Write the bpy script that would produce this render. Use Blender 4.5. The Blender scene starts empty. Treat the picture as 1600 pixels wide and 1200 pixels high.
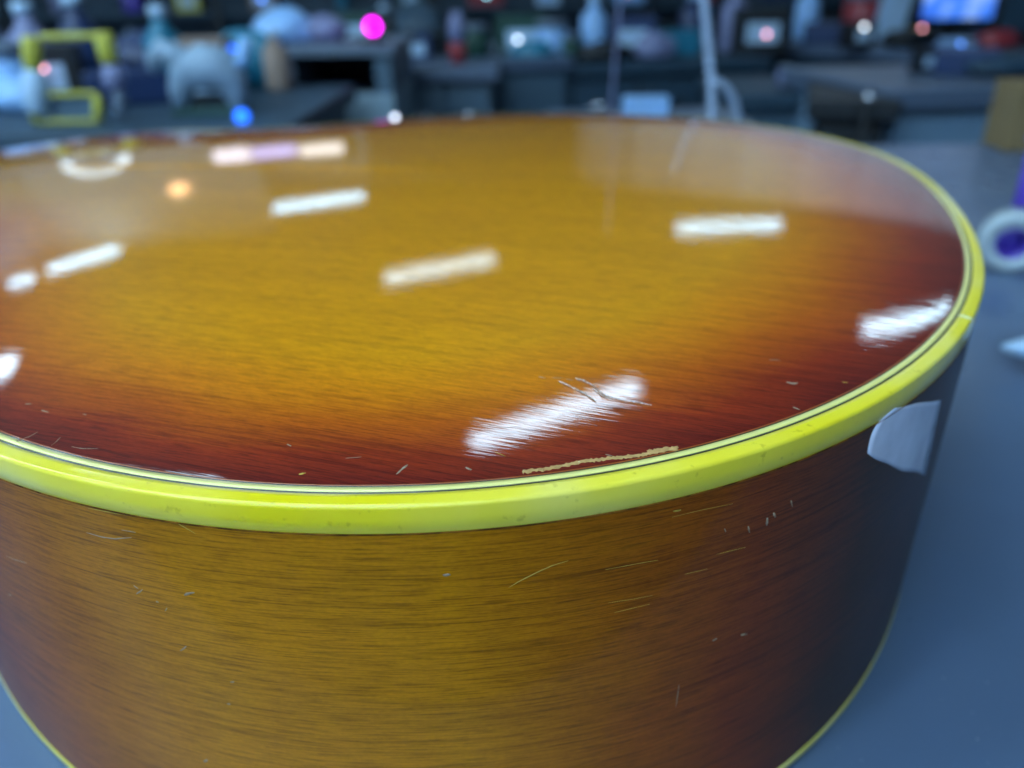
import bpy, bmesh, math, random
import numpy as np
from mathutils import Vector, Matrix

random.seed(7)
SC = bpy.context.scene
COL = SC.collection
PI = math.pi

# ------------------------------------------------------------------ camera
U = 0.072                                   # metres per survey unit
PITCH, ROLL = 0.4724, -0.0185
FOC = 1201.1                                # focal length in photo pixels
CAM = Vector((0, 0, 2.4608 * U))
cam_d = bpy.data.cameras.new('camera')
cam = bpy.data.objects.new('camera', cam_d)
COL.objects.link(cam)
SC.camera = cam
_f = Vector((0, math.cos(PITCH), -math.sin(PITCH)))
_r0 = Vector((1, 0, 0)); _u0 = _r0.cross(_f)
_r = _r0 * math.cos(ROLL) + _u0 * math.sin(ROLL)
_u = -_r0 * math.sin(ROLL) + _u0 * math.cos(ROLL)
cam.matrix_world = Matrix(((_r.x, _u.x, -_f.x, CAM.x), (_r.y, _u.y, -_f.y, CAM.y), (_r.z, _u.z, -_f.z, CAM.z), (0, 0, 0, 1)))
cam_d.sensor_width = 36
cam_d.lens = FOC / 1600 * 36
cam_d.clip_start = 0.01
cam_d.clip_end = 60
cam_d.dof.use_dof = True
cam_d.dof.focus_distance = 0.134
cam_d.dof.aperture_fstop = 9.6

# ------------------------------------------------------------------ world and exposure
W = bpy.data.worlds.new('World')
SC.world = W
W.use_nodes = True
W.node_tree.nodes['Background'].inputs[0].default_value = (0.10, 0.13, 0.18, 1)
W.node_tree.nodes['Background'].inputs[1].default_value = 0.3
SC.view_settings.view_transform = 'Standard'
SC.view_settings.look = 'None'
SC.view_settings.exposure = 0.35
SC.view_settings.gamma = 1.0
SC.cycles.max_bounces = 8
SC.cycles.sample_clamp_indirect = 6

# ------------------------------------------------------------------ materials
def newmat(name):
    m = bpy.data.materials.new(name)
    m.use_nodes = True
    return m, m.node_tree, m.node_tree.nodes['Principled BSDF']

def N(nt, kind, **kw):
    n = nt.nodes.new(kind)
    for k, v in kw.items():
        if k in n.bl_rna.properties.keys():
            setattr(n, k, v)
        else:
            n.inputs[k].default_value = v
    return n

def simple(name, col, rough=0.5, metal=0.0, coat=0.0, var=0.12, scale=40.0, bump=0.0, spec=0.5):
    m, nt, b = newmat(name)
    tc = N(nt, 'ShaderNodeTexCoord')
    no = N(nt, 'ShaderNodeTexNoise'); no.inputs['Scale'].default_value = scale; no.inputs['Detail'].default_value = 5
    nt.links.new(tc.outputs['Object'], no.inputs['Vector'])
    mx = N(nt, 'ShaderNodeMix', data_type='RGBA')
    mx.inputs[6].default_value = (*[c * (1 - var) for c in col], 1)
    mx.inputs[7].default_value = (*[min(1, c * (1 + var)) for c in col], 1)
    if var >= 0.5:
        mr = N(nt, 'ShaderNodeMapRange'); mr.inputs[1].default_value = .40; mr.inputs[2].default_value = .60
        nt.links.new(no.outputs['Fac'], mr.inputs[0]); nt.links.new(mr.outputs[0], mx.inputs[0])
    else:
        nt.links.new(no.outputs['Fac'], mx.inputs[0])
    nt.links.new(mx.outputs[2], b.inputs['Base Color'])
    b.inputs['Roughness'].default_value = rough
    b.inputs['Metallic'].default_value = metal
    b.inputs['Coat Weight'].default_value = coat
    b.inputs['Specular IOR Level'].default_value = spec
    if bump:
        bp = N(nt, 'ShaderNodeBump'); bp.inputs['Strength'].default_value = bump; bp.inputs['Distance'].default_value = 0.001
        nt.links.new(no.outputs['Fac'], bp.inputs['Height']); nt.links.new(bp.outputs[0], b.inputs['Normal'])
    return m

def emit(name, col, strength):
    m, nt, b = newmat(name)
    b.inputs['Base Color'].default_value = (*col, 1)
    b.inputs['Emission Color'].default_value = (*col, 1)
    b.inputs['Emission Strength'].default_value = strength
    return m

def math_n(nt, op, a, b=None, clamp=False):
    n = nt.nodes.new('ShaderNodeMath'); n.operation = op; n.use_clamp = clamp
    for i, v in enumerate((a, b)):
        if v is None: continue
        if isinstance(v, (int, float)): n.inputs[i].default_value = v
        else: nt.links.new(v, n.inputs[i])
    return n.outputs[0]

def ramp(nt, fac, stops):
    n = nt.nodes.new('ShaderNodeValToRGB')
    cr = n.color_ramp
    while len(cr.elements) < len(stops): cr.elements.new(0.5)
    for e, (p, c) in zip(cr.elements, stops):
        e.position = p; e.color = (*c, 1) if len(c) == 3 else c
    nt.links.new(fac, n.inputs[0])
    return n.outputs[0]

def wood(name, side):
    """Lacquered mahogany with a sunburst stain; grain runs along X of the 'grain' vector."""
    m, nt, b = newmat(name)
    L = nt.links
    if side:
        uv = N(nt, 'ShaderNodeUVMap'); uv.uv_map = 'grain'; src = uv.outputs[0]
    else:
        tc = N(nt, 'ShaderNodeTexCoord'); src = tc.outputs['Object']
    at = N(nt, 'ShaderNodeAttribute'); at.attribute_name = 'burst_and_shade'
    def stretch(sx, sy, sz=1.0, rot=0.0):
        mp = N(nt, 'ShaderNodeMapping')
        mp.inputs['Scale'].default_value = (sx, sy, sz); mp.inputs['Rotation'].default_value = (0, 0, rot)
        L.new(src, mp.inputs['Vector']); return mp.outputs[0]
    def noise(vec, scale=1.0, detail=3.0, rough=0.5, dist=0.0):
        n = N(nt, 'ShaderNodeTexNoise')
        n.inputs['Scale'].default_value = scale; n.inputs['Detail'].default_value = detail
        n.inputs['Roughness'].default_value = rough; n.inputs['Distortion'].default_value = dist
        L.new(vec, n.inputs['Vector']); return n.outputs['Fac']
    streak = noise(stretch(*((20, 1000) if side else (13, 900)), 1, 0.02), 1, 4, 0.66, 0.25)       # long dark streaks
    pores = noise(stretch(*((110, 2500) if side else (150, 2700)), 1, 0.02), 1, 3, 0.65)            # short fine pores
    band = noise(stretch(5, 60), 1, 3, 0.5, 0.6)                     # broad tone bands
    patch = noise(stretch(25, 30), 1, 3, 0.55)
    fleck = noise(stretch(900, 2000), 1, 1, 0.5)
    s1 = ramp(nt, streak, [(0.28, (0, 0, 0)), (0.5, (1, 1, 1))])
    p1 = ramp(nt, pores, [(0.36, (0, 0, 0)), (0.53, (1, 1, 1))])
    # stain: how far the burst has come in; the side adds painted shade
    t = math_n(nt, 'ADD', at.outputs['Fac'], math_n(nt, 'MULTIPLY', math_n(nt, 'SUBTRACT', patch, 0.5), 0.22))
    t = math_n(nt, 'ADD', t, math_n(nt, 'MULTIPLY', math_n(nt, 'SUBTRACT', streak, 0.5), 0.22), True)
    if side:
        stain = ramp(nt, t, [(0.0, (0.050, 0.019, 0.003)), (0.3, (0.19, 0.036, 0.003)), (0.5, (0.27, 0.068, 0.002)), (0.78, (0.38, 0.128, 0.0005)), (1.0, (0.45, 0.168, 0.0002))])  # darkest stop paints the weak light at the right end of the side
    else:
        stain = ramp(nt, t, [(0.0, (0.13, 0.011, 0.007)), (0.18, (0.26, 0.026, 0.006)), (0.40, (0.46, 0.090, 0.003)),
                             (0.66, (0.64, 0.190, 0.001)), (1.0, (0.70, 0.272, 0.0005))])
    def mul(c, fac_out, lo, hi=1.0):
        mr = N(nt, 'ShaderNodeMapRange'); L.new(fac_out, mr.inputs[0])
        mr.inputs[3].default_value = lo; mr.inputs[4].default_value = hi
        v = N(nt, 'ShaderNodeVectorMath', operation='SCALE'); L.new(c, v.inputs[0]); L.new(mr.outputs[0], v.inputs['Scale'])
        return v.outputs[0]
    k = 1.0 if side else 0.9
    c = mul(stain, s1, 0.56 if side else 0.66)
    c = mul(c, p1, 0.60 if side else 0.60, 1.08)
    c = mul(c, band, 0.84, 1.16)
    c = mul(c, fleck, 0.80, 1.20)
    L.new(c, b.inputs['Base Color'])
    b.inputs['Roughness'].default_value = 0.42
    b.inputs['Specular IOR Level'].default_value = 0.12
    b.inputs['Coat Weight'].default_value = 0.30 if side else 1.0
    b.inputs['Coat Roughness'].default_value = 0.022 if not side else 0.06
    b.inputs['Coat IOR'].default_value = 1.52
    # lacquer shrunk into the pores: fine ripple along the grain
    rip = noise(stretch(105, 1650, 1, 0.02), 1, 2, 0.55)
    wav = noise(stretch(45, 420), 1, 2, 0.5)
    h = math_n(nt, 'ADD', rip, math_n(nt, 'MULTIPLY', wav, 1.2))
    bp = N(nt, 'ShaderNodeBump'); bp.inputs['Strength'].default_value = 1.0; bp.inputs['Distance'].default_value = 0.0000070
    L.new(h, bp.inputs['Height']); L.new(bp.outputs[0], b.inputs['Coat Normal'])
    bp2 = N(nt, 'ShaderNodeBump'); bp2.inputs['Strength'].default_value = 1.0; bp2.inputs['Distance'].default_value = 0.00003
    L.new(pores, bp2.inputs['Height']); L.new(bp2.outputs[0], b.inputs['Normal'])
    return m

def celluloid():
    m, nt, b = newmat('aged_celluloid'); L = nt.links
    tc = N(nt, 'ShaderNodeTexCoord')
    n1 = N(nt, 'ShaderNodeTexNoise'); n1.inputs['Scale'].default_value = 17; n1.inputs['Detail'].default_value = 3; L.new(tc.outputs['Object'], n1.inputs['Vector'])
    n2 = N(nt, 'ShaderNodeTexNoise'); n2.inputs['Scale'].default_value = 420; n2.inputs['Detail'].default_value = 4; L.new(tc.outputs['Object'], n2.inputs['Vector'])
    c1 = ramp(nt, n1.outputs['Fac'], [(0.36, (0.82, 0.645, 0.004)), (0.50, (0.86, 0.70, 0.05)), (0.64, (0.88, 0.77, 0.26))])
    c2 = ramp(nt, n2.outputs['Fac'], [(0.27, (0.55, 0.48, 0.3)), (0.36, (1, 1, 1))])
    mx = N(nt, 'ShaderNodeMix', data_type='RGBA', blend_type='MULTIPLY'); mx.inputs[0].default_value = 0.5
    L.new(c1, mx.inputs[6]); L.new(c2, mx.inputs[7]); L.new(mx.outputs[2], b.inputs['Base Color'])
    b.inputs['Roughness'].default_value = 0.3
    b.inputs['Coat Weight'].default_value = 0.6; b.inputs['Coat Roughness'].default_value = 0.06; b.inputs['Specular IOR Level'].default_value = 0.25
    b.inputs['Subsurface Weight'].default_value = 0.0
    bp = N(nt, 'ShaderNodeBump'); bp.inputs['Strength'].default_value = 0.5; bp.inputs['Distance'].default_value = 0.00004
    L.new(n2.outputs['Fac'], bp.inputs['Height']); L.new(bp.outputs[0], b.inputs['Normal'])
    return m

M_back = wood('burst_mahogany_back', False)
M_side = wood('burst_shaded_mahogany_side', True)
M_bind = celluloid()
M_cream = simple('cream_purfling', (0.86, 0.75, 0.24), 0.3, coat=0.5, var=0.08, scale=300)
M_black = simple('black_purfling', (0.012, 0.016, 0.010), 0.3, coat=1.0)
M_edge = simple('bare_orange_edge', (0.42, 0.10, 0.012), 0.35, coat=1.0, var=0.3, scale=200)
M_chip = simple('torn_bare_wood', (0.50, 0.28, 0.095), 0.9, var=0.45, scale=700, bump=0.4)
M_scr = simple('pale_scratch', (0.30, 0.21, 0.14), 0.7, spec=.05, var=0.2, scale=900)
M_scw = simple('white_crack_glint', (0.52, 0.46, 0.42), 0.3, var=.5, scale=1800)  # pale colour stands for the glint along the crack's lips
M_scy = simple('yellow_scratch', (0.42, 0.27, 0.03), 0.6, var=0.3, scale=900)
M_dent = simple('dented_lacquer', (0.26, 0.085, 0.025), 0.65, coat=0.0, spec=.1, var=0.3, scale=900)

# ------------------------------------------------------------------ object helpers
def link(name, bm_or_me, mat, parent=None, smooth=True):
    if isinstance(bm_or_me, bmesh.types.BMesh):
        me = bpy.data.meshes.new(name); bmesh.ops.recalc_face_normals(bm_or_me, faces=bm_or_me.faces[:]); bm_or_me.to_mesh(me); bm_or_me.free()
    else:
        me = bm_or_me
    o = bpy.data.objects.new(name, me); COL.objects.link(o)
    if mat: me.materials.append(mat)
    for p in me.polygons: p.use_smooth = smooth
    if parent: o.parent = parent
    return o

def thing(name, label, cat, loc=(0, 0, 0), rz=0.0, group=None):
    o = bpy.data.objects.new(name, None); COL.objects.link(o)
    o.empty_display_size = 0.02
    o.location = loc; o.rotation_euler = (0, 0, rz)
    o['label'] = label; o['category'] = cat
    if group: o['group'] = group
    return o

def tag(o, label, cat, group=None):
    o['label'] = label; o['category'] = cat
    if group: o['group'] = group
    return o

def struct(o): o['kind'] = 'structure'; return o

def box(bm, x0, x1, y0, y1, z0, z1, bevel=0.0):
    vs = [bm.verts.new((x, y, z)) for z in (z0, z1) for y in (y0, y1) for x in (x0, x1)]
    fs = [bm.faces.new([vs[i] for i in q]) for q in ((0, 2, 3, 1), (4, 5, 7, 6), (0, 1, 5, 4), (2, 6, 7, 3), (0, 4, 6, 2), (1, 3, 7, 5))]
    if bevel:
        es = list({e for f in fs for e in f.edges})
        bmesh.ops.bevel(bm, geom=es, offset=bevel, segments=2, profile=0.5, affect='EDGES')
    return bm

def boxobj(name, dims, mat, parent=None, bevel=0.002):
    bm = bmesh.new(); box(bm, *dims, bevel=bevel)
    return link(name, bm, mat, parent, smooth=False)

def tube(bm, pts, radii, seg=12, cap=True):
    pts = [Vector(p) for p in pts]
    if isinstance(radii, (int, float)): radii = [radii] * len(pts)
    rings = []; prev = None
    for i, p in enumerate(pts):
        t = (pts[min(i + 1, len(pts) - 1)] - pts[max(i - 1, 0)]).normalized()
        a = prev if prev is not None else (Vector((0, 0, 1)) if abs(t.z) < 0.9 else Vector((1, 0, 0)))
        n = (a - t * a.dot(t)).normalized(); prev = n; b = t.cross(n)
        rings.append([bm.verts.new(p + (n * math.cos(k * 2 * PI / seg) + b * math.sin(k * 2 * PI / seg)) * radii[i]) for k in range(seg)])
    for r0, r1 in zip(rings, rings[1:]):
        for k in range(seg):
            bm.faces.new((r0[k], r0[(k + 1) % seg], r1[(k + 1) % seg], r1[k]))
    if cap:
        bm.faces.new(rings[0][::-1]); bm.faces.new(rings[-1])
    return bm

def lathe(bm, prof, seg=24, c=(0, 0, 0), axis='Z', closed=False):
    rings = []
    for r, h in prof:
        ring = []
        for k in range(seg):
            a = 2 * PI * k / seg
            p = (r * math.cos(a), r * math.sin(a), h)
            if axis == 'Y': p = (p[0], p[2], p[1])
            if axis == 'X': p = (p[2], p[0], p[1])
            ring.append(bm.verts.new((p[0] + c[0], p[1] + c[1], p[2] + c[2])))
        rings.append(ring)
    pairs = list(zip(rings, rings[1:]))
    if closed: pairs.append((rings[-1], rings[0]))
    for r0, r1 in pairs:
        for k in range(seg): bm.faces.new((r0[k], r0[(k + 1) % seg], r1[(k + 1) % seg], r1[k]))
    if not closed:
        if prof[0][0] > 1e-6: bm.faces.new(rings[0])
        if prof[-1][0] > 1e-6: bm.faces.new(rings[-1])
    bmesh.ops.remove_doubles(bm, verts=bm.verts[:], dist=1e-6)
    return bm

def at(px, py, Y):
    """Point of the room seen at photo pixel (px, py) whose distance ahead of the camera is Y."""
    d = _f * FOC + _r * (px - 800) - _u * (py - 600)
    return CAM + d * (Y / d.y)

# ------------------------------------------------------------------ the guitar body's geometry
AX = -0.3116                                # direction of the tail end
GC = Vector((-0.3135 * U, 4.516 * U, 0))    # centre of the lower bout on the table
TAU = 0.0089
RS = 55 * U                                 # radius of the arched back
ZR = 1.4608 * U                             # height of the rim above the table
ZC = ZR + (2.85 * U) ** 2 / (2 * RS)
ca, sa = math.cos(AX), math.sin(AX)

def zback(u, v): return ZC + TAU * u - (u * u + v * v) / (2 * RS)

def half_pts():
    P = []
    for deg in range(0, 131, 5):
        p = math.radians(deg)
        r = 2.9102 - 0.0216 * math.cos(p) - 0.1212 * math.cos(2 * p) - 0.1465 * math.cos(3 * p) + 0.0107 * math.cos(4 * p)
        P.append((r * math.cos(p), r * math.sin(p)))
    P += [(-2.1, 1.99), (-2.45, 1.88), (-2.85, 1.86), (-3.3, 1.98), (-3.85, 2.14), (-4.35, 2.06), (-4.8, 1.64), (-5.02, 0.9), (-5.08, 0.35)]
    return P
H = half_pts()
poly = np.array(H + [(-5.09, 0)] + [(x, -y) for x, y in H[:0:-1]]) * U
def smooth_closed(poly, n=1200, sigma=0.0045):
    P0, P1, P2, P3 = [np.roll(poly, k, 0) for k in (1, 0, -1, -2)]
    out = []
    for t in np.linspace(0, 1, 40, endpoint=False):
        out.append(0.5 * ((2 * P1) + (-P0 + P2) * t + (2 * P0 - 5 * P1 + 4 * P2 - P3) * t * t + (-P0 + 3 * P1 - 3 * P2 + P3) * t ** 3))
    Q = np.stack(out, 1).reshape(-1, 2)
    Q = np.vstack([Q, Q[:1]])
    s = np.concatenate([[0], np.cumsum(np.hypot(*np.diff(Q, axis=0).T))])
    si = np.linspace(0, s[-1], n, endpoint=False)
    R = np.stack([np.interp(si, s, Q[:, k]) for k in (0, 1)], 1)
    ds = s[-1] / n; fr = np.fft.fftfreq(n, ds)
    g = np.exp(-2 * (PI * fr * sigma) ** 2)
    return np.stack([np.fft.ifft(np.fft.fft(R[:, k]) * g).real for k in (0, 1)], 1), s[-1]
OUT, PERIM = smooth_closed(poly)
NO = len(OUT)
TAN = np.roll(OUT, -1, 0) - np.roll(OUT, 1, 0); TAN /= np.hypot(*TAN.T)[:, None]
INW = np.stack([-TAN[:, 1], TAN[:, 0]], 1)  # inward (the loop runs counter-clockwise)
ARC = np.arange(NO) * PERIM / NO

guitar = thing('acoustic_guitar', 'large sunburst acoustic guitar lying face down with worn yellow binding and scratched amber back', 'guitar', (GC.x, GC.y, 0), AX)

def ring_strip(name, prof, mat, parent, closed=True, kmin=0, kmax=None, zf=None):
    """Sweep a cross-section (list of (inset, height offset)) round the outline; heights ride on the arched rim."""
    zf = zf or zback
    ks = list(range(NO)) if kmax is None else list(range(kmin, kmax + 1))
    verts = []; faces = []
    for k in ks:
        k %= NO
        for d, dz in prof:
            u, v = OUT[k] + INW[k] * d
            bu, bv = OUT[k]
            base = zf(u, v)
            verts.append((u, v, base + dz))
    n = len(prof); m = len(ks)
    for i in range(m if kmax is None else m - 1):
        j = (i + 1) % m
        for a in range(n if closed else n - 1):
            b = (a + 1) % n
            faces.append((i * n + a, j * n + a, j * n + b, i * n + b))
    me = bpy.data.meshes.new(name); me.from_pydata(verts, [], faces); me.update()
    bm = bmesh.new(); bm.from_mesh(me); bmesh.ops.recalc_face_normals(bm, faces=bm.faces[:]); bm.to_mesh(me); bm.free()
    o = link(name, me, mat, parent)
    return o

mm = 0.001
roll = lambda d: -0.00028 * max(0.0, 1 - d / 0.009) ** 2   # lacquer rolls off towards the rim
# binding: rounded outer corner, 6.6 mm tall; starts flush with purfling
BH = 0.0058
cut = 3.0 * mm
def binding_prof(h, d_in):
    r = 0.8 * mm
    P = [(d_in, roll(d_in))]
    P += [(d, roll(d)) for d in (2.2 * mm, 1.4 * mm)]
    for a in range(0, 91, 15):
        t = math.radians(a)
        P.append((r - r * math.sin(t) - 0.10 * mm, roll(r) - r + r * math.cos(t)))
    P += [(-0.10 * mm, -0.5 * h), (-0.10 * mm, -h + 0.15 * mm), (0.05 * mm, -h), (d_in, -h)]
    return P
# two lengths of binding that meet at a filled joint on the tail block
tail = int(np.argmin(np.hypot(OUT[:, 0] * ca - OUT[:, 1] * sa + GC.x - 0.1086, OUT[:, 0] * sa + OUT[:, 1] * ca + GC.y - 0.1673)))
ring_strip('binding', binding_prof(BH, cut), M_bind, guitar, kmin=tail + 1, kmax=tail + NO)
j = ring_strip('binding_joint', binding_prof(BH - 0.0001, cut), simple('joint_filler', (0.80, 0.78, 0.42), 0.4), guitar, kmin=tail, kmax=tail + 1)
ring_strip('seam_line', [(0.6 * mm, -BH + .02 * mm), (-0.13 * mm, -BH + .02 * mm), (-0.13 * mm, -BH - .22 * mm), (0.6 * mm, -BH - .22 * mm)], simple('lacquer_seam', (0.16, 0.06, 0.006), .7, coat=0, var=.6, scale=300, spec=.1), guitar)
def flat_prof(d0, d1, lift=0.0, depth=1.2 * mm):
    return [(d0, roll(d0) + lift), (d1, roll(d1) + lift), (d1, -depth), (d0, -depth)]
ring_strip('black_purfling_line', flat_prof(cut, cut + 0.5 * mm, -0.02 * mm), M_black, guitar)
ring_strip('cream_purfling_line', flat_prof(cut + 0.5 * mm, cut + 1.75 * mm, 0.01 * mm), M_cream, guitar)
ring_strip('black_purfling_line', flat_prof(cut + 1.75 * mm, cut + 2.1 * mm, -0.02 * mm), M_black, guitar)
ring_strip('bare_wood_edge', flat_prof(cut + 2.1 * mm, cut + 2.35 * mm, 0.0), M_edge, guitar)
D_IN = cut + 2.35 * mm

# back panel: rings from the rim inwards
def build_back():
    offs = [0, 0.3, 0.7, 1.2, 2, 3, 4.2, 5.6, 7.2, 9, 11, 13]
    rings = [OUT + INW * (D_IN + o * mm) for o in offs]
    last = rings[-1]
    Mx = np.clip(last[:, 0] * 0.92, -3.5 * U, 0.1 * U)
    med = np.stack([Mx, np.zeros(NO)], 1)
    for t in np.linspace(0, 1, 46)[1:-1]:
        rings.append(last * (1 - t) + med * t)
    V = np.vstack(rings)
    # distance to the outline
    D = np.empty(len(V))
    for a in range(0, len(V), 4000):
        q = V[a:a + 4000]
        D[a:a + 4000] = np.sqrt(((q[:, None, :] - OUT[None, ::3, :]) ** 2).sum(2).min(1))
    Z = np.array([zback(u, v) + roll(d) for (u, v), d in zip(V, D)])
    verts = [(u, v, z) for (u, v), z in zip(V, Z)]
    faces = []
    R = len(rings)
    for i in range(R - 1):
        for k in range(NO):
            k2 = (k + 1) % NO
            faces.append((i * NO + k, i * NO + k2, (i + 1) * NO + k2, (i + 1) * NO + k))
    me = bpy.data.meshes.new('back_panel'); me.from_pydata(verts, [], faces)
    # close the seam along the centre line
    bm = bmesh.new(); bm.from_mesh(me)
    bm.verts.ensure_lookup_table()
    inner = [bm.verts[(R - 1) * NO + k] for k in range(NO)]
    e = [bm.edges.get((inner[k], inner[(k + 1) % NO])) for k in range(NO)]
    bmesh.ops.holes_fill(bm, edges=[x for x in e if x])
    bm.to_mesh(me); bm.free(); me.update()
    # width of the burst: narrow along the flank, wide at the tail and the waist
    u, v = V[:, 0] / U, V[:, 1] / U
    w = 0.048 + 0.030 * np.clip((u - 0.9) / 1.6, 0, 1) ** 1.2 + 0.030 * np.clip((-u - 0.3) / 1.6, 0, 1)
    b = np.clip((D - 0.004) / w, 0, 1)
    at_ = me.attributes.new('burst_and_shade', 'FLOAT', 'POINT'); at_.data.foreach_set('value', b.astype(np.float32))
    o = link('back_panel', me, M_back, guitar)
    return o
build_back()

# the side
def build_side():
    zt = lambda u, v: zback(u, v) - BH
    rows = 14; verts = []; uvs = []; burst_and_shade = []
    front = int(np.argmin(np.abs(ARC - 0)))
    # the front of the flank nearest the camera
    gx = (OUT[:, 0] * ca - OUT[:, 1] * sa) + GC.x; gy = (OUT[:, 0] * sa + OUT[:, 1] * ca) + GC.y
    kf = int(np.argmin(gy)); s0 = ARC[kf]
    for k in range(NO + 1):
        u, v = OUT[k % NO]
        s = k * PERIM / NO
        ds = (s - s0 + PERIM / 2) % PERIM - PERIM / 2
        b = 1 - 0.72 * np.clip((abs(ds - 0.004) - 0.045) / 0.075, 0, 1) ** 0.8 if ds < 0.004 else 1 - 1.0 * np.clip((ds - 0.008) / 0.095, 0, 1) ** .75  # right part also darkened in the stain where the light falls off
        for i in range(rows + 1):
            z = 0.0030 + (zt(u, v) + 0.0002 - 0.0030) * i / rows
            verts.append((u, v, z)); uvs.append((s, z)); burst_and_shade.append(b)
    faces = [(k * (rows + 1) + i, (k + 1) * (rows + 1) + i, (k + 1) * (rows + 1) + i + 1, k * (rows + 1) + i + 1) for k in range(NO) for i in range(rows)]
    me = bpy.data.meshes.new('side_panel'); me.from_pydata(verts, [], faces); me.update()
    a = me.attributes.new('burst_and_shade', 'FLOAT', 'POINT'); a.data.foreach_set('value', np.array(burst_and_shade, dtype=np.float32))
    ul = me.uv_layers.new(name='grain')
    idx = np.empty(len(me.loops), dtype=np.int32); me.loops.foreach_get('vertex_index', idx)
    ul.data.foreach_set('uv', np.array(uvs, dtype=np.float32)[idx].ravel())
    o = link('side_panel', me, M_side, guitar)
    return o
build_side()
# face side binding and soundboard, down on the table
flat0 = lambda u, v: 0.0
ring_strip('face_binding', [(3 * mm, 0.0048), (0.0, 0.0048), (-0.12 * mm, 0.0046), (-0.12 * mm, 0.0022), (0.5 * mm, 0.0016), (3 * mm, 0.0016)], M_bind, guitar, zf=flat0)
def soundboard():
    P = OUT[::4] + INW[::4] * 2 * mm
    bm = bmesh.new()
    lo = [bm.verts.new((x, y, 0.0018)) for x, y in P]; hi = [bm.verts.new((x, y, 0.0045)) for x, y in P]
    n = len(P)
    for k in range(n): bm.faces.new((lo[k], lo[(k + 1) % n], hi[(k + 1) % n], hi[k]))
    bm.faces.new(lo[::-1]); bm.faces.new(hi)
    link('soundboard', bm, M_edge, guitar, smooth=False)
soundboard()
def neck():
    bm = bmesh.new(); rings = []
    for x, w, h0, h1 in [(-5.05, .42, .25, 1.25), (-5.3, .42, .35, 1.05), (-5.6, .42, .5, .86), (-8.0, .38, .5, .82), (-9.3, .34, .5, .8), (-9.4, .42, .42, .7), (-11.6, .6, .1, .32)]:
        ring = []
        for a in range(13):
            t = PI * a / 12
            ring.append(bm.verts.new((x * U, w * U * math.cos(t), (h0 + (h1 - h0) * math.sin(t)) * U)))
        rings.append(ring)
    for r0, r1 in zip(rings, rings[1:]):
        for k in range(12): bm.faces.new((r0[k], r1[k], r1[k + 1], r0[k + 1]))
        bm.faces.new((r0[0], r0[12], r1[12], r1[0]))
    bm.faces.new(rings[0]); bm.faces.new(rings[-1])
    link('neck', bm, M_edge, guitar)
neck()

# ------------------------------------------------------------------ where a photo pixel meets the guitar
def to_local(P): 
    x, y = P[0] - GC.x, P[1] - GC.y
    return (x * ca + y * sa, -x * sa + y * ca)
def hit_back(px, py):
    d = (_f * FOC + _r * (px - 800) - _u * (py - 600)).normalized()
    s = 0.15
    for _ in range(40):
        P = CAM + d * s; u, v = to_local(P)
        g = zback(u, v) - P.z
        s -= g / 1.0 / (-d.z) * -1 * -1 if False else 0
        du = d.x * ca + d.y * sa; dv = -d.x * sa + d.y * ca
        s -= g / (TAU * du - (u * du + v * dv) / RS - d.z)
    P = CAM + d * s; u, v = to_local(P)
    dd = float(np.sqrt(((OUT - np.array([u, v])) ** 2).sum(1).min()))
    return Vector((u, v, zback(u, v) + roll(dd))), Vector((u / RS - TAU, v / RS, 1)).normalized()
OUTW = np.stack([OUT[:, 0] * ca - OUT[:, 1] * sa + GC.x, OUT[:, 0] * sa + OUT[:, 1] * ca + GC.y], 1)
def hit_side(px, py):
    d = (_f * FOC + _r * (px - 800) - _u * (py - 600)).normalized()
    cr = OUTW[:, 0] * d.y - OUTW[:, 1] * d.x
    best = None
    for k in np.nonzero(np.sign(cr) != np.sign(np.roll(cr, -1)))[0]:
        k2 = (k + 1) % NO; t = cr[k] / (cr[k] - cr[k2])
        Q = OUTW[k] * (1 - t) + OUTW[k2] * t
        s = Q @ np.array([d.x, d.y]) / (d.x ** 2 + d.y ** 2)
        if best is None or s < best[0]: best = (s, k, t)
    s, k, t = best; k2 = (k + 1) % NO
    P = CAM + d * s; u, v = to_local(P)
    n = -(INW[k] * (1 - t) + INW[k2] * t)
    return Vector((u, v, P.z)), Vector((n[0], n[1], 0)).normalized()

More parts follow.
